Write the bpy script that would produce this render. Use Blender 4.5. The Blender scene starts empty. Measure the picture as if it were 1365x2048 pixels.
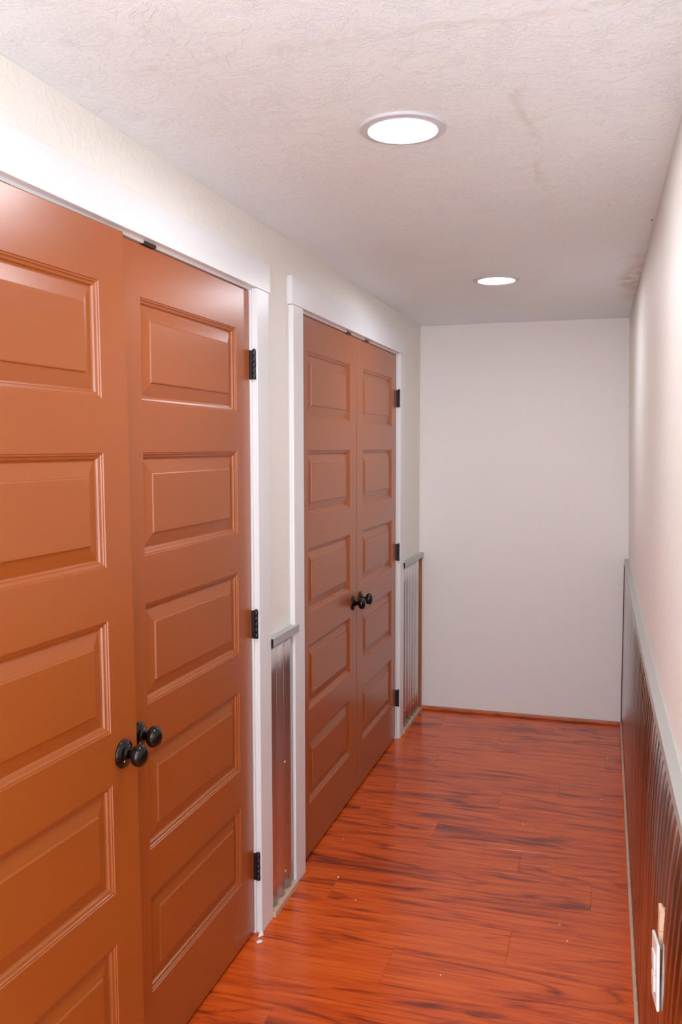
import bpy, math, random
from mathutils import Matrix, Vector, noise

random.seed(7)
S = bpy.context.scene
C = bpy.context.scene.collection

# ---------------------------------------------------------------- camera
H_CAM = 1.56
YAW, PITCH, ROLL, FPX = 0.29294, 0.073737, -0.001556, 1756.0
cy, sy = math.cos(YAW), math.sin(YAW)
cp, sp = math.cos(PITCH), math.sin(PITCH)
fw = Vector((-sy * cp, cy * cp, -sp))
rt0 = Vector((cy, sy, 0))
up0 = rt0.cross(fw)
rt = math.cos(ROLL) * rt0 + math.sin(ROLL) * up0
up = -math.sin(ROLL) * rt0 + math.cos(ROLL) * up0
cam = bpy.data.cameras.new('camera')
cam.sensor_fit = 'AUTO'
cam.sensor_width = 36
cam.lens = FPX * 36 / 2048
cam.clip_start = 0.02
camo = bpy.data.objects.new('camera', cam)
C.objects.link(camo)
m = Matrix((rt, up, -fw)).transposed().to_4x4()
m.translation = Vector((0, 0, H_CAM))
camo.matrix_world = m
S.camera = camo

# ---------------------------------------------------------------- light and exposure
WORLD_STRENGTH = 1.45       # frontal world fill added through the open near end of the hall
LED_STRENGTH = 31.0
ADDED_FLASH_W = 8.5
EXPOSURE = 2.09
w = bpy.data.worlds.new('world')
S.world = w
w.use_nodes = True
bg = w.node_tree.nodes['Background']
bg.inputs[0].default_value = (0.88, 0.97, 1.06, 1)
bg.inputs[1].default_value = WORLD_STRENGTH
# unseen spot added as a bounce flash to brighten the near ceiling
fl = bpy.data.lights.new('added_bounce_flash', 'SPOT')
fl.energy = ADDED_FLASH_W
fl.spot_size = math.radians(165)
fl.spot_blend = 1.0
fl.shadow_soft_size = 0.04
fl.color = (0.96, 0.99, 1.0)
flo = bpy.data.objects.new('added_bounce_flash', fl)
C.objects.link(flo)
flo.location = (-0.06, -0.05, 1.66)
flo.rotation_euler = Vector((-0.12, 0.62, 0.80)).to_track_quat('-Z', 'Y').to_euler()
S.view_settings.view_transform = 'Standard'
S.view_settings.look = 'None'
S.view_settings.gamma = 1
S.view_settings.use_curve_mapping = False
S.view_settings.exposure = EXPOSURE
S.cycles.max_bounces = 10
S.cycles.diffuse_bounces = 7
S.cycles.glossy_bounces = 5
S.cycles.sample_clamp_indirect = 6

# ---------------------------------------------------------------- node helpers
def mat(name):
    mt = bpy.data.materials.new(name)
    mt.use_nodes = True
    nt = mt.node_tree
    return mt, nt, nt.nodes['Principled BSDF']

def nd(nt, typ, **kw):
    n = nt.nodes.new(typ)
    for k, v in kw.items():
        if k.startswith('i_'):
            n.inputs[k[2:].replace('_', ' ')].default_value = v
        else:
            setattr(n, k, v)
    return n

def lk(nt, a, b):
    nt.links.new(a, b)

def mth(nt, op, a, b=None, c=None):
    n = nt.nodes.new('ShaderNodeMath')
    n.operation = op
    for i, v in enumerate((a, b, c)):
        if v is None:
            continue
        if isinstance(v, (int, float)):
            n.inputs[i].default_value = v
        else:
            lk(nt, v, n.inputs[i])
    return n.outputs[0]

def ramp(nt, fac, stops):
    n = nt.nodes.new('ShaderNodeValToRGB')
    e = n.color_ramp.elements
    while len(e) < len(stops):
        e.new(0.5)
    for el, (p, c) in zip(e, stops):
        el.position = p
        el.color = (*c, 1) if len(c) == 3 else c
    lk(nt, fac, n.inputs[0])
    return n.outputs[0]

def coords(nt, scale=(1, 1, 1), rnd=False, off=(0.373, 0.217, 0.531)):
    tc = nt.nodes.new('ShaderNodeTexCoord')
    mp = nt.nodes.new('ShaderNodeMapping')
    mp.inputs['Scale'].default_value = scale
    mp.inputs['Location'].default_value = off
    lk(nt, tc.outputs['Object'], mp.inputs['Vector'])
    if rnd:
        oi = nt.nodes.new('ShaderNodeObjectInfo')
        cb = nt.nodes.new('ShaderNodeCombineXYZ')
        for i, k in enumerate((37.0, 91.0, 53.0)):
            lk(nt, mth(nt, 'MULTIPLY', oi.outputs['Random'], k), cb.inputs[i])
        lk(nt, cb.outputs[0], mp.inputs['Location'])
    return mp.outputs[0]

def noi(nt, vec, scale, detail=4, rough=0.5, dist=0.0):
    n = nd(nt, 'ShaderNodeTexNoise')
    n.inputs['Scale'].default_value = scale
    n.inputs['Detail'].default_value = detail
    n.inputs['Roughness'].default_value = rough
    n.inputs['Distortion'].default_value = dist
    lk(nt, vec, n.inputs['Vector'])
    return n.outputs['Fac']

def bump(nt, bsdf, height, strength, dist, inv=False):
    b = nt.nodes.new('ShaderNodeBump')
    b.invert = inv
    b.inputs['Strength'].default_value = strength
    b.inputs['Distance'].default_value = dist
    lk(nt, height, b.inputs['Height'])
    lk(nt, b.outputs[0], bsdf.inputs['Normal'])

def mixc(nt, fac, a, b):
    n = nt.nodes.new('ShaderNodeMix')
    n.data_type = 'RGBA'
    for s, v in ((n.inputs[0], fac), (n.inputs[6], a), (n.inputs[7], b)):
        if isinstance(v, (int, float)):
            s.default_value = v
        elif isinstance(v, tuple):
            s.default_value = (*v, 1)
        else:
            lk(nt, v, s)
    return n.outputs[2]

def simple(name, col, rough=0.5, metal=0.0, spec=0.5, bscale=0, bstr=0.1, bdist=0.001, var=0.0):
    mt, nt, b = mat(name)
    b.inputs['Base Color'].default_value = (*col, 1)
    b.inputs['Roughness'].default_value = rough
    b.inputs['Metallic'].default_value = metal
    b.inputs['Specular IOR Level'].default_value = spec
    v = coords(nt)
    if var:
        f = noi(nt, v, 9, 5, 0.6)
        dark = tuple(x * (1 - var) for x in col)
        lk(nt, mixc(nt, f, dark, tuple(min(1, x * (1 + var)) for x in col)), b.inputs['Base Color'])
    if bscale:
        bump(nt, b, noi(nt, v, bscale, 3), bstr, bdist)
    return mt

# ---------------------------------------------------------------- materials
# wall paint with a light orange-peel / trowel texture
def wall_mat(name, col, amount):
    mt, nt, b = mat(name)
    b.inputs['Base Color'].default_value = (*col, 1)
    b.inputs['Roughness'].default_value = 0.55
    v = coords(nt)
    f1 = noi(nt, v, 16, 6, 0.6, 1.2)
    f2 = noi(nt, v, 75, 4, 0.6)
    plate = ramp(nt, f1, [(0.44, (0, 0, 0)), (0.56, (1, 1, 1))])
    h = mth(nt, 'MULTIPLY_ADD', plate, 0.6, mth(nt, 'MULTIPLY', f2, 0.9))
    bump(nt, b, h, amount, 0.004)
    return mt

M_WALL = wall_mat('wall_paint', (0.86, 0.835, 0.79), 0.30)
M_FAR = wall_mat('far_wall_paint', (0.86, 0.835, 0.80), 0.08)

# ceiling: knock-down texture, a board joint and tan water stains that belong to the plaster
M_CEIL, nt, b = mat('ceiling_texture')
v = coords(nt, off=(0, 0, 0))
f1 = noi(nt, v, 13, 7, 0.62, 1.6)
f2 = noi(nt, v, 60, 5, 0.65, 0.6)
f3 = noi(nt, v, 5, 3, 0.5, 0.4)
plate = ramp(nt, f1, [(0.455, (0, 0, 0)), (0.50, (1, 1, 1))])
plate2 = ramp(nt, f2, [(0.47, (0, 0, 0)), (0.56, (1, 1, 1))])
ridge = ramp(nt, mth(nt, 'ABSOLUTE', mth(nt, 'SUBTRACT', f1, 0.47)), [(0.0, (1, 1, 1)), (0.022, (0, 0, 0))])
rmask = ramp(nt, noi(nt, v, 9, 4, 0.6, 0.5), [(0.40, (0, 0, 0)), (0.60, (1, 1, 1))])
h = mth(nt, 'ADD', mth(nt, 'MULTIPLY', plate, 0.45), mth(nt, 'ADD', mth(nt, 'MULTIPLY', mth(nt, 'MULTIPLY', ridge, rmask), 0.6),
        mth(nt, 'ADD', mth(nt, 'MULTIPLY', mth(nt, 'MULTIPLY', plate2, rmask), 0.35), mth(nt, 'MULTIPLY', f2, 0.3))))
bump(nt, b, h, 0.48, 0.005, inv=True)
b.inputs['Roughness'].default_value = 0.42
sx = nt.nodes.new('ShaderNodeSeparateXYZ')
lk(nt, v, sx.inputs[0])
X, Y = sx.outputs[0], sx.outputs[1]
def band(a, c, wd):          # 1 at a == c, falling to 0 at distance wd, wandering a little with noise
    d = mth(nt, 'ABSOLUTE', mth(nt, 'SUBTRACT', mth(nt, 'ADD', a, mth(nt, 'MULTIPLY', mth(nt, 'SUBTRACT', f3, 0.5), 0.12)), c))
    n = nt.nodes.new('ShaderNodeMapRange')
    n.interpolation_type = 'SMOOTHSTEP'
    for i, val in ((1, wd), (2, 0.0), (3, 0.0), (4, 1.0)):
        n.inputs[i].default_value = val
    lk(nt, d, n.inputs[0])
    return n.outputs[0]
joint = mth(nt, 'MULTIPLY', band(Y, 1.51, 0.022), ramp(nt, f3, [(0.40, (0, 0, 0)), (0.62, (1, 1, 1))]))
drip = mth(nt, 'MULTIPLY', band(X, -0.17, 0.016), mth(nt, 'MULTIPLY', band(Y, 2.15, 0.75), ramp(nt, f3, [(0.42, (0, 0, 0)), (0.56, (1, 1, 1))])))
stain = mth(nt, 'MULTIPLY', band(X, 0.10, 0.07), mth(nt, 'MULTIPLY', band(Y, 3.95, 0.75), ramp(nt, noi(nt, v, 7, 4, 0.6, 0.8), [(0.38, (0, 0, 0)), (0.55, (1, 1, 1))])))
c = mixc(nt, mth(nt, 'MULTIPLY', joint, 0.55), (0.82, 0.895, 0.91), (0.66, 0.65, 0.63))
c = mixc(nt, mth(nt, 'MULTIPLY', drip, 0.40), c, (0.66, 0.57, 0.51))
c = mixc(nt, mth(nt, 'MULTIPLY', stain, 0.75), c, (0.60, 0.48, 0.34))
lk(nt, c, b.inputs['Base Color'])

M_TRIM = simple('white_trim_paint', (0.80, 0.815, 0.83), 0.33, bscale=45, bstr=0.05)

# terracotta-brown door paint
M_DOOR, nt, b = mat('terracotta_brown_door_paint')
v = coords(nt)
f = noi(nt, v, 2.2, 4, 0.55)
lk(nt, mixc(nt, f, (0.32, 0.074, 0.009), (0.37, 0.088, 0.012)), b.inputs['Base Color'])
b.inputs['Roughness'].default_value = 0.31
b.inputs['Specular IOR Level'].default_value = 0.85

M_KNOB = simple('oil_rubbed_bronze', (0.008, 0.005, 0.004), 0.17, 0.2, 0.5, bscale=30, bstr=0.03)
M_HINGE = simple('black_hinge_metal', (0.035, 0.032, 0.036), 0.28, 0.6, 0.6, bscale=90, bstr=0.1)
M_DARK = simple('shadow_gap_backing', (0.02, 0.015, 0.012), 0.8)

# galvanised steel with spangle; rib reflections painted in as vertical colour streaks
def galv(name, lo, hi, rough, sc):
    mt, nt, b = mat(name)
    v = coords(nt)
    vo = nd(nt, 'ShaderNodeTexVoronoi')
    vo.inputs['Scale'].default_value = sc
    lk(nt, v, vo.inputs['Vector'])
    sep = nt.nodes.new('ShaderNodeSeparateColor')
    lk(nt, vo.outputs['Color'], sep.inputs[0])
    f = noi(nt, v, 6, 4)
    st = noi(nt, coords(nt, (1, 70, 0.02)), 1.0, 2, 0.5)
    k = mth(nt, 'ADD', mth(nt, 'MULTIPLY', sep.outputs[0], 0.06), mth(nt, 'ADD', mth(nt, 'MULTIPLY', f, 0.44), mth(nt, 'MULTIPLY', ramp(nt, st, [(0.35, (0, 0, 0)), (0.65, (1, 1, 1))]), 0.5)))
    lk(nt, mixc(nt, k, lo, hi), b.inputs['Base Color'])
    b.inputs['Metallic'].default_value = 1.0
    lk(nt, ramp(nt, k, [(0.0, (rough - 0.05,) * 3), (1.0, (rough + 0.08,) * 3)]), b.inputs['Roughness'])
    return mt
M_METAL = galv('corrugated_galvanised_steel', (0.50, 0.50, 0.51), (0.84, 0.84, 0.84), 0.31, 120)
M_METAL_R = galv('reflection_striped_steel', (0.20, 0.20, 0.21), (0.88, 0.88, 0.88), 0.20, 120)
M_CAP = simple('grey_folded_cap_metal', (0.50, 0.51, 0.49), 0.42, 0.35, 0.5, bscale=40, bstr=0.04, var=0.04)
M_SCREW = simple('zinc_screw', (0.72, 0.73, 0.74), 0.3, 0.6)

def wood(name, cols, sc, rough, rnd=True, grain=34.0, coat=0.0, spec=0.5):
    """grain runs along object X; contour lines of a stretched noise give the cathedral figure"""
    mt, nt, b = mat(name)
    v = coords(nt, sc, rnd)
    base = noi(nt, v, 1.0, 2, 0.4, 0.5)
    pp = mth(nt, 'PINGPONG', mth(nt, 'MULTIPLY', base, 15.0), 1.0)
    line = ramp(nt, pp, [(0.0, (1, 1, 1)), (0.10, (0.75, 0.75, 0.75)), (0.42, (0.12, 0.12, 0.12)), (1.0, (0, 0, 0))])
    fine_v = coords(nt, (sc[0] * 3.0, sc[1] * grain / 3, sc[2]), rnd)
    fine = noi(nt, fine_v, 1.0, 5, 0.65, 0.3)
    blotch = noi(nt, coords(nt, (sc[0] * 2.2, sc[1] * 1.6, sc[2]), rnd), 1.0, 4, 0.6, 0.5)
    patch = ramp(nt, blotch, [(0.53, (0, 0, 0)), (0.72, (1, 1, 1))])
    lm = ramp(nt, blotch, [(0.38, (0.10,) * 3), (0.60, (1, 1, 1))])
    dark = mth(nt, 'ADD', mth(nt, 'MULTIPLY', mth(nt, 'MULTIPLY', line, lm), 0.34),
               mth(nt, 'ADD', mth(nt, 'MULTIPLY', patch, 0.22), mth(nt, 'MULTIPLY', mth(nt, 'SUBTRACT', 0.62, fine), 1.0)))
    k = mth(nt, 'SUBTRACT', 0.80, dark)
    if rnd:
        oi = nt.nodes.new('ShaderNodeObjectInfo')
        k = mth(nt, 'ADD', k, mth(nt, 'MULTIPLY', mth(nt, 'SUBTRACT', oi.outputs['Random'], 0.5), 0.12))
    c = ramp(nt, k, cols)
    lk(nt, c, b.inputs['Base Color'])
    b.inputs['Roughness'].default_value = rough
    b.inputs['Coat Weight'].default_value = coat
    b.inputs['Coat Roughness'].default_value = 0.12
    b.inputs['Specular IOR Level'].default_value = spec
    bump(nt, b, fine, 0.05, 0.0008)
    return mt

M_FLOOR = wood('cherry_laminate', [(0.22, (0.20, 0.026, 0.007)), (0.44, (0.40, 0.050, 0.007)),
                                   (0.62, (0.62, 0.085, 0.007)), (0.82, (0.74, 0.13, 0.013))],
               (1.1, 7.0, 1.0), 0.21, spec=0.5)
M_STRIPWOOD = simple('raw_cut_wood_edge', (0.62, 0.43, 0.31), 0.6, bscale=60, bstr=0.3, var=0.18)
M_REDWOOD = wood('cherry_floor_strip', [(0.30, (0.20, 0.035, 0.010)), (0.5, (0.46, 0.10, 0.03)), (0.8, (0.62, 0.18, 0.07))],
                 (3, 60, 60), 0.35, rnd=False)
M_BROWNWOOD = simple('stained_wood_corner_strip', (0.36, 0.11, 0.035), 0.5, bscale=50, bstr=0.2, var=0.3)
M_SHADED_STRIP = simple('shade_dark_corner_strip', (0.10, 0.012, 0.015), 0.4, var=0.2)  # shade in the far right corner painted in as dark maroon
M_PINE = simple('pale_pine_block', (0.78, 0.50, 0.33), 0.55, bscale=70, bstr=0.2, var=0.12)
M_ORANGE_REFL = simple('wood_orange_reflection', (0.72, 0.24, 0.07), 0.5, bscale=70, bstr=0.2, var=0.12)  # orange reflection and shade on the lower block put into its colour
M_PLASTIC = simple('white_plastic', (0.85, 0.85, 0.82), 0.25)
M_SLOT = simple('dark_slot', (0.03, 0.03, 0.03), 0.6)
M_CHIP = simple('white_paint_chip', (0.85, 0.85, 0.84), 0.6, bscale=80, bstr=0.3)
M_RING = simple('white_light_ring', (0.58, 0.59, 0.63), 0.35)
M_LED, nt, b = mat('led_diffuser')
b.inputs['Base Color'].default_value = (0.9, 0.9, 0.9, 1)
b.inputs['Emission Color'].default_value = (0.93, 0.98, 1.04, 1)
b.inputs['Emission Strength'].default_value = LED_STRENGTH

# ---------------------------------------------------------------- mesh helpers
def mesh_obj(name, vs, fs, material, parent=None, smooth=False, loc=None):
    me = bpy.data.meshes.new(name)
    me.from_pydata([tuple(v) for v in vs], [], fs)
    me.update()
    me.materials.append(material)
    if smooth:
        for p in me.polygons:
            p.use_smooth = True
    o = bpy.data.objects.new(name, me)
    C.objects.link(o)
    if loc is not None:
        o.location = loc
    if parent is not None:
        o.parent = parent
    return o

def tag(o, label=None, cat=None, group=None, kind=None):
    for k, val in (('label', label), ('category', cat), ('group', group), ('kind', kind)):
        if val:
            o[k] = val
    return o

def empty(name, loc=(0, 0, 0), parent=None):
    o = bpy.data.objects.new(name, None)
    o.empty_display_size = 0.05
    C.objects.link(o)
    o.location = loc
    if parent is not None:
        o.parent = parent
    return o

BOXF = [(0, 3, 2, 1), (4, 5, 6, 7), (0, 1, 5, 4), (1, 2, 6, 5), (2, 3, 7, 6), (3, 0, 4, 7)]
def box(name, x0, x1, y0, y1, z0, z1, material, parent=None, bev=0.0, org=(0, 0, 0)):
    ox, oy, oz = org
    vs = [(x0 - ox, y0 - oy, z0 - oz), (x1 - ox, y0 - oy, z0 - oz), (x1 - ox, y1 - oy, z0 - oz), (x0 - ox, y1 - oy, z0 - oz),
          (x0 - ox, y0 - oy, z1 - oz), (x1 - ox, y0 - oy, z1 - oz), (x1 - ox, y1 - oy, z1 - oz), (x0 - ox, y1 - oy, z1 - oz)]
    o = mesh_obj(name, vs, BOXF, material, parent)
    if bev:
        md = o.modifiers.new('bevel', 'BEVEL')
        md.width = bev
        md.segments = 2
    return o

def lathe(profile, n=40, axis='z'):
    """profile: list of (radius, height); returns verts, faces around the axis"""
    vs, fs = [], []
    for r, hgt in profile:
        for i in range(n):
            a = 2 * math.pi * i / n
            p = (r * math.cos(a), r * math.sin(a), hgt)
            vs.append(p if axis == 'z' else (p[2], p[0], p[1]))
    for j in range(len(profile) - 1):
        for i in range(n):
            k = (i + 1) % n
            q = (j * n + i, j * n + k, (j + 1) * n + k, (j + 1) * n + i)
            fs.append(q)
    if profile[0][0] < 1e-3:
        pass
    fs.append(tuple(range(n))[::-1])
    fs.append(tuple((len(profile) - 1) * n + i for i in range(n)))
    return vs, fs

def grid(fn, us, vs_, flip=False):
    vs = [fn(u, v) for u in us for v in vs_]
    n = len(vs_)
    fs = []
    for i in range(len(us) - 1):
        for j in range(n - 1):
            q = (i * n + j, (i + 1) * n + j, (i + 1) * n + j + 1, i * n + j + 1)
            fs.append(q[::-1] if flip else q)
    return vs, fs

def lin(a, b, n):
    return [a + (b - a) * i / (n - 1) for i in range(n)]

# ---------------------------------------------------------------- room dimensions
XL = -1.048                 # left wall plane
YB, YF = -1.0, 5.08         # open near end, far wall
HC = 2.26
XCAS = -1.030               # face of the door casings
DFX = -1.053                # face of the closet doors

def xmid(y): return 0.131 + 0.0016 * (YF - max(y, 1.5)) ** 2
def xtop(y): return 0.107 + 0.0104 * (YF - max(y, 1.0))
def xright(y, z):
    if z <= 0.94:
        return 0.134 + (xmid(y) - 0.134) * max(0.0, z / 0.94)
    return xmid(y) + (xtop(y) - xmid(y)) * (z - 0.94) / (HC - 0.94)

# ---- floor: planks laid across the hall
floor = box('floor', -1.30, 0.35, YB - 0.2, YF + 0.12, -0.06, -0.0126, M_DARK)
tag(floor, 'glossy red-orange cherry laminate floor, planks laid across the hall', kind='structure')
PW = 0.1937
rows = {-1: -0.604, 0: -0.262, 1: -0.900, 3: -0.282, 4: -0.640, 7: -0.176, 2: -0.02, 5: -0.99, 6: -0.42, 8: -0.78,
        9: 0.03, 10: -0.52, 11: -0.86, 12: -0.25, -2: 0.02, -3: -0.86, -4: -0.40, -5: -0.72, -6: -0.1, -7: -0.95, -8: -0.5,
        -9: -0.2, -10: -0.8, -11: -0.35, -12: -0.65, -13: 0.0, -14: -0.9, -15: -0.45, -16: -0.75, -17: -0.15, -18: -0.55, -19: -0.3}
GAP = 0.0005
for r, xj in rows.items():
    y0, y1 = 2.577 + PW * r + GAP / 2, 2.577 + PW * (r + 1) - GAP / 2
    if y0 > YF or y1 < YB - 0.15:
        continue
    y1 = min(y1, YF + 0.02)
    for xa, xb in ((-1.22, xj - GAP / 2), (xj + GAP / 2, 0.20)):
        if xb - xa < 0.03:
            continue
        mx, my = (xa + xb) / 2, (y0 + y1) / 2
        hx, hy = (xb - xa) / 2, (y1 - y0) / 2
        e, d = 0.0006, 0.0003
        vs = [(-hx, -hy, -0.012), (hx, -hy, -0.012), (hx, hy, -0.012), (-hx, hy, -0.012),
              (-hx, -hy, -d), (hx, -hy, -d), (hx, hy, -d), (-hx, hy, -d),
              (-hx + e, -hy + e, 0), (hx - e, -hy + e, 0), (hx - e, hy - e, 0), (-hx + e, hy - e, 0)]
        fs = [(0, 3, 2, 1), (8, 9, 10, 11)]
        for a in (0, 4):
            for i in range(4):
                j = (i + 1) % 4
                fs.append((a + i, a + j, a + 4 + j, a + 4 + i))
        mesh_obj('plank', vs, fs, M_FLOOR, floor, loc=(mx, my, 0))

# ---- ceiling (thick slab with slightly uneven plaster)
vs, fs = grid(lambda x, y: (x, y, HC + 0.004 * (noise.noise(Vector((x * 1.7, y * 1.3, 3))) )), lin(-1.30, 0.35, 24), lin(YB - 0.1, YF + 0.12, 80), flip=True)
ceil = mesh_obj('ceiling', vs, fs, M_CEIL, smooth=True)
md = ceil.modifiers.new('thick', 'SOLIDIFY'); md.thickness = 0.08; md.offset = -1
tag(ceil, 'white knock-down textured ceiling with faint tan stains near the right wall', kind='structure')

# ---- left wall: solid pieces around the two closet openings (closets behind are closed boxes)
D1 = (0.992, 2.524)         # jamb faces of the near double door
D2 = (2.964, 4.495)
ZH = 2.0378                  # underside of the head jambs
wl = empty('wall_left', (XL, 2.0, 0))
tag(wl, 'cream textured left wall above and between the closet doors', kind='structure')
def wl_piece(y0, y1, z0, z1):
    o = box('wall_section', XL - 0.11, XL, y0, y1, z0, z1, M_WALL)
    o.parent = wl
    o.matrix_parent_inverse = Matrix.Translation(wl.location).inverted()
    return o
wl_piece(YB - 0.1, D1[0] - 0.016, 0, HC)
wl_piece(D1[0] - 0.016, D2[1] + 0.016, ZH + 0.016, HC)
wl_piece(D1[1] + 0.016, D2[0] - 0.016, 0, ZH + 0.016)
wl_piece(D2[1] + 0.016, YF, 0, HC)
box('wall_closet', XL - 0.25, XL - 0.20, YB, YF, 0, HC, M_DARK)
tag(bpy.data.objects['wall_closet'], kind='structure')

# ---- far wall and right wall
wf = box('wall_far', -1.16, 0.35, YF, YF + 0.1, 0, HC, M_FAR)
tag(wf, 'plain off-white end wall of the hall', kind='structure')
vs, fs = grid(lambda y, z: (xright(y, z), y, z), lin(YB - 0.1, YF, 60), [0, 0.3, 0.6, 0.90, 0.94, 0.98, 1.3, 1.6, 1.9, 2.1, HC + 0.003], flip=False)
wr = mesh_obj('wall_right', vs, fs, M_WALL, smooth=True)
md = wr.modifiers.new('thick', 'SOLIDIFY'); md.thickness = 0.08; md.offset = 1
tag(wr, 'white textured right wall above the metal wainscot', kind='structure')
# small nail hole high on the right wall
hv, hf = lathe([(0.0045, 0), (0.0045, 0.002), (0.0001, 0.0021)], 10)
hole = mesh_obj('nail_hole', [(x * 0.55, y * 1.0, -z) for x, y, z in hv], hf, M_SLOT, loc=(0.121, 2.93, HC - 0.001))
tag(hole, 'tiny black hole in the ceiling beside the right wall', 'hole')

# ---------------------------------------------------------------- casings (white boards) and jambs
def casing(name, d, ylo, yhi, label, hd0, hd1, zt):
    g = empty(name, (XL, (d[0] + d[1]) / 2, 0))
    tag(g, label, kind='structure')
    inv = Matrix.Translation(g.location).inverted()
    def bx(n, *a, bev=0.0012):
        o = box(n, *a, M_TRIM, bev=bev)
        o.parent = g
        o.matrix_parent_inverse = inv
        return o
    bx('side_casing', XL, XCAS, ylo, d[0] - 0.006, 0.0, 2.045)
    bx('side_casing', XL, XCAS, d[1] + 0.006, yhi, 0.0, 2.045)
    bx('head_casing', XL, XCAS + 0.001, hd0, hd1, 2.0455, zt)
    jx0 = XL - 0.10
    bx('side_jamb', jx0, XL - 0.0005, d[0] - 0.015, d[0], 0.0, ZH + 0.015)
    bx('side_jamb', jx0, XL - 0.0005, d[1], d[1] + 0.015, 0.0, ZH + 0.015)
    bx('head_jamb', jx0, XL - 0.0005, d[0], d[1], ZH, ZH + 0.015)
    # stop strip behind the leaves
    bx('door_stop', DFX - 0.052, DFX - 0.038, d[0], d[1], ZH - 0.022, ZH - 0.0005, bev=0.0008)
    return g
casing('trim_1', D1, 0.892, 2.627, 'white flat casing around the nearer double door', 0.880, 2.641, 2.135)
casing('trim_2', D2, 2.856, 4.583, 'white flat casing around the farther double door', 2.842, 4.597, 2.1405)

# ---------------------------------------------------------------- doors
LW, LZ0, LZ1, TH = 0.762, 0.010, 2.0352, 0.035
PT = [1.912 - 0.3638 * k for k in range(5)]
PH = 0.247
PY0, PY1 = 0.103, 0.660
# moulding profile: (inset, depth) from the stile face down into the panel groove
MOLD = [(0, 0), (0.0012, 0.0022), (0.0045, 0.0026), (0.0058, 0.0048), (0.0075, 0.0058), (0.0115, 0.0070), (0.0135, 0.0108), (0.0168, 0.0125)]
PANEL = [(0.0168, 0.0125), (0.0185, 0.0125), (0.050, 0.0052), (0.0512, 0.0020), (0.0530, 0.0012)]

def rings(y0, y1, z0, z1, prof, vs, fs, first=None):
    """nested rectangular rings in the door face; returns index of the last ring"""
    prev = first
    for ins, dep in prof:
        b0 = len(vs)
        vs += [(-dep, y0 + ins, z0 + ins), (-dep, y1 - ins, z0 + ins), (-dep, y1 - ins, z1 - ins), (-dep, y0 + ins, z1 - ins)]
        if prev is not None:
            for i in range(4):
                j = (i + 1) % 4
                fs.append((prev + i, prev + j, b0 + j, b0 + i))
        prev = b0
    return prev

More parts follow.
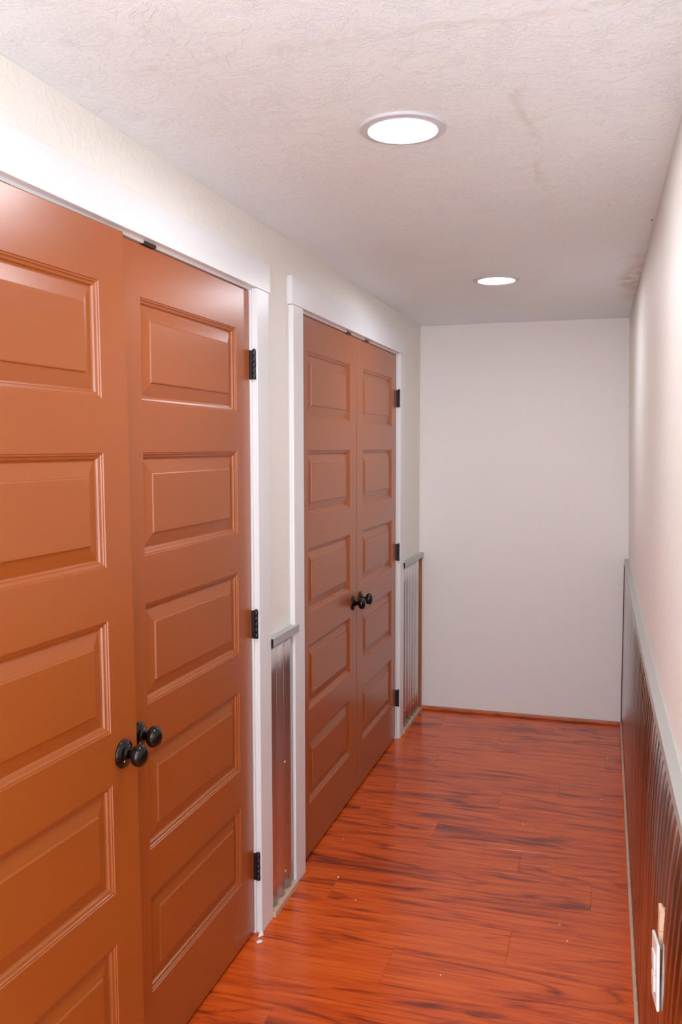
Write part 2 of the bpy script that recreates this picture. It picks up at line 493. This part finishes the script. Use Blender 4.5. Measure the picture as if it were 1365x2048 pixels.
def door(name, ymin, hinge_high, label, ajar=0.0, warp=0.0, catch=None, sc=1.0):
    """leaf mesh in local space: x=0 face (towards hall), y along the leaf from ymin side, origin at the hinge foot"""
    hy = ymin + LW if hinge_high else ymin
    root = empty(name, (DFX, hy, 0))
    off = -LW if hinge_high else 0.0
    sgn = -1 if hinge_high else 1      # direction from hinge to free edge
    def W(p):                          # slight twist of the leaf
        x, y, z = p
        t = abs(y) / LW
        return (x + warp * t * (1 - z / 2.03), y, z)
    vs, fs = [], []
    ys = [off + 0.0026, off + PY0, off + PY1, off + LW - 0.0026]
    # front face: stiles, rails
    zs = [LZ0 + 0.0026]
    for k in range(4, -1, -1):
        zs += [PT[k] - PH, PT[k]]
    zs.append(LZ1 - 0.0026)
    idx = {}
    for j, z in enumerate(zs):
        for i, y in enumerate(ys):
            idx[i, j] = len(vs)
            vs.append((0, y, z))
    for j in range(len(zs) - 1):
        for i in range(3):
            if i == 1 and j % 2 == 1:
                continue
            fs.append((idx[i, j], idx[i + 1, j], idx[i + 1, j + 1], idx[i, j + 1]))
    for k in range(5):
        j = 1 + 2 * (4 - k)
        rings(ys[1], ys[2], zs[j], zs[j + 1], MOLD, vs, fs)
    # back box
    ya, yb = off, off + LW
    b0 = len(vs)
    for xx in (-TH, -0.0026):
        vs += [(xx, ya, LZ0), (xx, yb, LZ0), (xx, yb, LZ1), (xx, ya, LZ1)]
    fs.append((b0, b0 + 3, b0 + 2, b0 + 1))
    for i in range(4):
        j = (i + 1) % 4
        fs.append((b0 + i, b0 + j, b0 + 4 + j, b0 + 4 + i))
    nz = len(zs) - 1
    per = [(i, 0) for i in range(4)] + [(3, j) for j in range(1, nz + 1)] + [(i, nz) for i in (2, 1, 0)] + [(0, j) for j in range(nz - 1, 0, -1)]
    cs = {(0, 0): b0 + 4, (3, 0): b0 + 5, (3, nz): b0 + 6, (0, nz): b0 + 7}
    sides = [(per[0:4], b0 + 4, b0 + 5), (per[3:4 + nz], b0 + 5, b0 + 6), (per[3 + nz:7 + nz], b0 + 6, b0 + 7), (per[6 + nz:] + per[:1], b0 + 7, b0 + 4)]
    for seg, ca, cb in sides:
        fs.append(tuple([ca, cb] + [idx[q] for q in reversed(seg)]))
    frame = mesh_obj('door_frame', [W(p) for p in vs], fs, M_DOOR, root)
    for k in range(5):
        vs, fs = [], []
        j = 1 + 2 * (4 - k)
        last = rings(ys[1], ys[2], zs[j], zs[j + 1], PANEL, vs, fs)
        fs.append((last, last + 1, last + 2, last + 3))
        mesh_obj('panel', [W(p) for p in vs], fs, M_DOOR, root)
    # knob
    ky = sgn * (LW - 0.058)
    kz = 0.877
    kx = W((0, ky, kz))[0]
    rv, rf = lathe([(0.0325, 0.0), (0.0325, 0.003), (0.0305, 0.0062), (0.0265, 0.0068), (0.0255, 0.0085), (0.0200, 0.0105), (0.0135, 0.0125), (0.0125, 0.0160), (0.0100, 0.0165)], 44, 'x')
    ros = mesh_obj('rosette', rv, rf, M_KNOB, root, smooth=True, loc=(kx, ky, kz))
    prof = [(0.0092, 0.014), (0.0088, 0.024), (0.0115, 0.027), (0.0185, 0.0295), (0.0235, 0.0340), (0.0255, 0.0400), (0.0252, 0.0450),
            (0.0225, 0.0510), (0.0170, 0.0555), (0.0100, 0.0580), (0.0035, 0.0588), (0.0002, 0.0589)]
    kv, kf = lathe(prof, 44, 'x')
    mesh_obj('doorknob', kv, kf, M_KNOB, root, smooth=True, loc=(kx, ky, kz))
    sv, sf = lathe([(0.0026, 0), (0.0026, 0.0012), (0.0016, 0.0018)], 12, 'x')
    mesh_obj('screw', sv, sf, M_SCREW, ros, loc=(0.0098, -0.012, -0.013), smooth=True)
    # ball-catch plate on top edge
    if catch is not None:
        cyy = catch - hy
        box('catch', -0.010, 0.0072, cyy - 0.028, cyy + 0.028, LZ1 + 0.0002, LZ1 + 0.0085, M_HINGE, root, bev=0.001)
    root.rotation_euler.z = -ajar if not hinge_high else ajar
    tag(root, label, kind='structure')
    # hinges: the knuckle stands proud between leaf and jamb, one leaf plate lies on the jamb
    hyj = (ymin + LW + 0.002) if hinge_high else ymin - 0.002
    for hz in (1.812, 1.006, 0.222):
        h0 = empty('hinge', (0, hyj - hy, hz), root)
        n = 5
        L = 0.089
        for k in range(n):
            za = -L / 2 + L * k / n + 0.0004
            zb = -L / 2 + L * (k + 1) / n - 0.0004
            r = 0.0060 if k % 2 == 0 else 0.0056
            cv, cf = lathe([(r * 0.9, za), (r, za + 0.0008), (r, zb - 0.0008), (r * 0.9, zb)], 18)
            mesh_obj('knuckle', cv, cf, M_HINGE, h0, smooth=True, loc=(0.0140, 0.0, 0))
        pv, pf = lathe([(0.0030, L / 2), (0.0048, L / 2 + 0.001), (0.0048, L / 2 + 0.003), (0.002, L / 2 + 0.0042)], 16)
        mesh_obj('hinge_pin', pv, pf, M_HINGE, h0, smooth=True, loc=(0.0140, 0, 0))
        s = 1 if hinge_high else -1
        box('hinge_leaf', -0.020, 0.0105, min(0, s * 0.0012) - 0.0008, max(0, s * 0.0012) + 0.0008, -L / 2, L / 2, M_HINGE, h0)
    return root

door('door_1', D1[0] + 0.002, False, 'nearest terracotta-brown five-panel door leaf, standing slightly ajar', ajar=math.radians(1.72), warp=0.018)
door('door_2', D1[1] - 0.002 - LW, True, 'terracotta-brown five-panel door leaf right of the ajar one, black knob at its left edge', catch=1.905)
door('door_3', D2[0] + 0.002, False, 'left leaf of the farther terracotta-brown double door', catch=3.595)
door('door_4', D2[1] - 0.002 - LW, True, 'right leaf of the farther terracotta-brown double door, nearest the end wall', catch=3.885)

# ---------------------------------------------------------------- metal wainscot
PER = 0.066
def corrugated(name, side, y0, y1, z0, z1, label, phase):
    n = max(12, int((y1 - y0) / PER * 14))
    yy = lin(y0, y1, n)
    zz = lin(z0, z1, 9)
    if side == 'left':
        fn = lambda y, z: (-1.0385 + 0.0062 * math.cos(2 * math.pi * (y - phase) / PER), y, z)
    else:
        def fn(y, z):
            flare = 0.0018 * (YF - max(y, 1.4)) ** 2
            return (0.1175 - 0.0060 * math.cos(2 * math.pi * (y - phase) / PER) + flare * (z / 0.9) ** 6 * 1.0, y, z)
    org = ((-1.0385 if side == 'left' else 0.1175), (y0 + y1) / 2, z0)
    vs, fs = grid(lambda y, z: tuple(Vector(fn(y, z)) - Vector(org)), yy, zz, flip=(side == 'left'))
    root = empty(name, org)
    o = mesh_obj('metal_sheet', vs, fs, M_METAL if side == 'left' else M_METAL_R, root, smooth=True)
    md = o.modifiers.new('thick', 'SOLIDIFY'); md.thickness = 0.0006; md.offset = 0
    tag(root, label, 'wall panel')
    return root, org, fn

def screws(root, org, fn, pts, side):
    for y, z in pts:
        x = fn(y, z)[0]
        sv, sf = lathe([(0.0052, 0.0), (0.0052, 0.0008), (0.0040, 0.0012), (0.0036, 0.0042), (0.0020, 0.0048)], 12, 'x')
        if side == 'right':
            sv = [(-a, b_, c_) for a, b_, c_ in sv]
        mesh_obj('screw', sv, sf, M_SCREW, root, smooth=True, loc=(x - org[0], y - org[1], z - org[2]))

r_, o_, f_ = corrugated('corrugated_metal_panel', 'left', 2.628, 2.8555, 0.021, 0.925,
                        'narrow strip of corrugated galvanised metal between the two door casings', 2.743)
screws(r_, o_, f_, [(2.748, 0.895), (2.752, 0.486), (2.752, 0.100)], 'left')
r_, o_, f_ = corrugated('corrugated_metal_panel', 'left', 4.584, 5.030, 0.021, 0.925,
                        'corrugated galvanised metal panel on the left wall beside the end wall', 2.743)
screws(r_, o_, f_, [(4.855, 0.472), (4.66, 0.46), (4.75, 0.372), (4.64, 0.114), (4.85, 0.094)], 'left')
r_, o_, f_ = corrugated('corrugated_metal_panel', 'right', 4.08, 5.055, 0.021, 0.925,
                        'far sheet of corrugated metal wainscot on the right wall, next to the end wall', 2.743)
r_, o_, f_ = corrugated('corrugated_metal_panel', 'right', 2.20, 4.079, 0.021, 0.925,
                        'middle sheet of corrugated metal wainscot along the right wall', 2.743)
r_, o_, f_ = corrugated('corrugated_metal_panel', 'right', YB, 2.199, 0.021, 0.925,
                        'nearest visible sheet of corrugated metal wainscot on the right wall, behind the outlet', 2.743)

# cap trims: folded metal angle, top plate and front lip
def cap(name, side, y0, y1, label, dz=0.0, dx=0.0, z_top=0.940, lip=0.026):
    t = 0.0014
    ys = lin(y0, y1, max(3, int((y1 - y0) / 0.15) + 2))
    vs, fs = [], []
    for y in ys:
        if side == 'left':
            wx, ox, s = XL, -1.0205 + dx, 1
        else:
            wx, ox, s = xright(y, 0.94) + 0.001, 0.108 + 0.0018 * (YF - max(y, 1.4)) ** 2 - dx, -1
        zt = z_top + dz
        prof = [(wx, zt), (ox, zt), (ox, zt - lip), (ox - s * t, zt - lip), (ox - s * t, zt - t), (wx, zt - t)]
        vs += [(px, y, pz) for px, pz in prof]
    for i in range(len(ys) - 1):
        for j in range(6):
            k = (j + 1) % 6
            fs.append((i * 6 + j, i * 6 + k, (i + 1) * 6 + k, (i + 1) * 6 + j))
    fs.append(tuple(range(6)))
    fs.append(tuple((len(ys) - 1) * 6 + j for j in reversed(range(6))))
    o = mesh_obj(name, vs, fs, M_CAP)
    tag(o, label, kind='structure')
    return o
cap('trim_3', 'left', 2.628, 2.872, 'short grey metal cap over the narrow panel between the doors')
cap('trim_4', 'left', 4.584, 5.079, 'grey metal cap on the left wall beside the end wall')
cap('trim_5', 'right', 3.90, 5.079, 'far short piece of grey metal cap on the right wall')
cap('trim_6', 'right', YB, 3.915, 'long grey metal cap running along the right wall towards the viewer', dz=0.0018, dx=0.0012)

# wooden floor strips and corner strips
def strip(name, x0, x1, y0, y1, z1, material, label, jag=0.0, side=1, n=None):
    n = n or max(2, int((y1 - y0) / 0.02))
    vs, fs = [], []
    for i, y in enumerate(lin(y0, y1, n)):
        j = jag * (noise.noise(Vector((y * 17, 0.3, 1))) + 0.6 * noise.noise(Vector((y * 60, 4, 2))))
        k = jag * 0.8 * noise.noise(Vector((y * 9, 8, 2)))
        a, b2 = (x0 + abs(j) * 0.3, x1) if side > 0 else (x0, x1 - abs(j) * 0.3)
        vs += [(a, y, 0.0005), (b2, y, 0.0005), (b2, y, z1 + k), (a, y, z1 + k)]
    for i in range(n - 1):
        for j in range(4):
            k = (j + 1) % 4
            fs.append((i * 4 + j, (i + 1) * 4 + j, (i + 1) * 4 + k, i * 4 + k))
    fs.append((0, 1, 2, 3)); fs.append(tuple((n - 1) * 4 + j for j in (3, 2, 1, 0)))
    o = mesh_obj(name, vs, fs, material)
    tag(o, label, kind='structure')
    return o
strip('baseboard_right', 0.1035, 0.130, YB, 5.055, 0.019, M_STRIPWOOD, 'raw wooden strip under the metal along the right wall', jag=0.006)
strip('baseboard_left', XL, -1.021, 2.628, 2.855, 0.019, M_STRIPWOOD, 'raw wooden strip under the narrow metal panel between the doors', jag=0.001, side=-1)
strip('baseboard_left', XL, -1.021, 4.584, 5.055, 0.019, M_STRIPWOOD, 'raw wooden strip under the far left metal panel', jag=0.003, side=-1)
o = box('baseboard_far', -1.047, 0.1030, 5.057, 5.0795, 0.0005, 0.020, M_REDWOOD, bev=0.004)
tag(o, 'thin cherry-red strip along the foot of the end wall', kind='structure')
o = box('trim_7', -1.0475, -1.026, 5.032, 5.0560, 0.0205, 0.912, M_BROWNWOOD)
tag(o, 'brown wooden strip upright in the far left corner below the cap', kind='structure')
o = box('trim_8', 0.1068, 0.1300, 5.0575, 5.0795, 0.0205, 0.912, M_SHADED_STRIP)
tag(o, 'wooden strip with painted-in dark shade, upright in the far right corner below the cap', kind='structure')

# ---------------------------------------------------------------- electrical outlet on the right wall
out = empty('wall_outlet', (0.1175, 1.65, 0.59))
tag(out, 'white outlet with crooked cover plate on a wooden block, low on the right wall', 'outlet')
box('mounting_block', -0.0065, 0.0065, 0.005, 0.050, 0.048, 0.080, M_PINE, out, bev=0.0008)
box('mounting_block', -0.0065, 0.0030, 0.007, 0.046, 0.0805, 0.115, M_PINE, out, bev=0.0008)
box('mounting_block', -0.0065, 0.0060, 0.005, 0.050, -0.055, 0.0475, M_ORANGE_REFL, out, bev=0.0008)
pl = empty('cover_plate_mount', (-0.0085, 0.000, 0.010), out)
pl.name = 'faceplate'
pl.rotation_euler = (math.radians(-7), math.radians(0), math.radians(4.0))
cv = box('cover_plate', -0.0055, 0.0, -0.036, 0.036, -0.059, 0.059, M_PLASTIC, pl, bev=0.0025)
for s in (-1, 1):
    box('receptacle', -0.0085, -0.0055, -0.0165, 0.0165, s * 0.0195 - 0.0140, s * 0.0195 + 0.0140, M_PLASTIC, pl, bev=0.0012)
box('receptacle_bridge', -0.0075, -0.0055, -0.0110, 0.0110, -0.0055, 0.0055, M_PLASTIC, pl, bev=0.0008)

# ---------------------------------------------------------------- recessed LED ceiling lights
def ceiling_light(x, y, label):
    root = empty('ceiling_light', (x, y, HC))
    tag(root, label, 'light')
    # flat flange, inner lip, diffuser set just above the lip
    prof = [(0.0965, 0.004), (0.0965, -0.0020), (0.0945, -0.0048), (0.0800, -0.0060), (0.0785, -0.0075), (0.0768, -0.0075), (0.0755, -0.0035), (0.0755, 0.004)]
    n = 72
    vs, fs = [], []
    for r, z in prof:
        for i in range(n):
            a = 2 * math.pi * i / n
            vs.append((r * math.cos(a), r * math.sin(a), z))
    for j in range(len(prof) - 1):
        for i in range(n):
            k = (i + 1) % n
            fs.append((j * n + i, (j + 1) * n + i, (j + 1) * n + k, j * n + k))
    mesh_obj('trim_ring', vs, fs, M_RING, root, smooth=False)
    dv, df = lathe([(0.0752, -0.0040), (0.0752, -0.0052), (0.05, -0.0058), (0.002, -0.0060)], n)
    mesh_obj('diffuser', dv, df, M_LED, root)
    return root
ceiling_light(-0.443, 1.945, 'larger nearer round white ceiling light, switched on')
ceiling_light(-0.455, 3.770, 'smaller farther round white ceiling light near the end wall, switched on')
ceiling_light(-0.440, 0.120, 'added unseen ceiling light behind the viewpoint, switched on')  # out-of-view lamp added to brighten the near end

# ---------------------------------------------------------------- litter on the floor
def chip(x, y, s, label, group=None, name='paint_chip'):
    k = random.randint(6, 8)
    vs = []
    for i in range(k):
        a = 2 * math.pi * i / k
        r = s * random.uniform(0.6, 1.1)
        vs.append((r * math.cos(a) * 1.5, r * math.sin(a), 0.0004 + random.uniform(0, 0.0012)))
    n = len(vs)
    vs += [(a * 0.7, b2 * 0.7, c2 + s * random.uniform(0.25, 0.6)) for a, b2, c2 in vs]
    fs = [tuple(range(n))[::-1], tuple(range(n, 2 * n))] + [(i, (i + 1) % n, n + (i + 1) % n, n + i) for i in range(n)]
    o = mesh_obj(name, vs, fs, M_CHIP, loc=(x, y, 0))
    o.rotation_euler.z = random.uniform(0, 3)
    tag(o, label, 'paint chip' if name == 'paint_chip' else 'crumb', group)
    return o
chip(-1.030, 2.519, 0.0120, 'white crumpled paint chip against the foot of the near casing')
chip(-1.018, 2.480, 0.0095, 'white flat paint chip on the floor just in front of the near casing')
chip(0.035, 4.504, 0.0045, 'white crumb on the far right of the floor, in front of the end wall', name='crumb')
for x, y in ((0.009, 3.96), (-0.975, 3.256), (-0.902, 2.950), (-0.797, 2.812), (-0.8975, 3.872), (-0.088, 2.761), (-0.439, 2.469), (-0.115, 2.853), (-0.30, 3.6)):
    chip(x, y, 0.0026, 'tiny white crumb scattered on the red laminate floor', 'tiny crumbs on the floor', name='crumb')
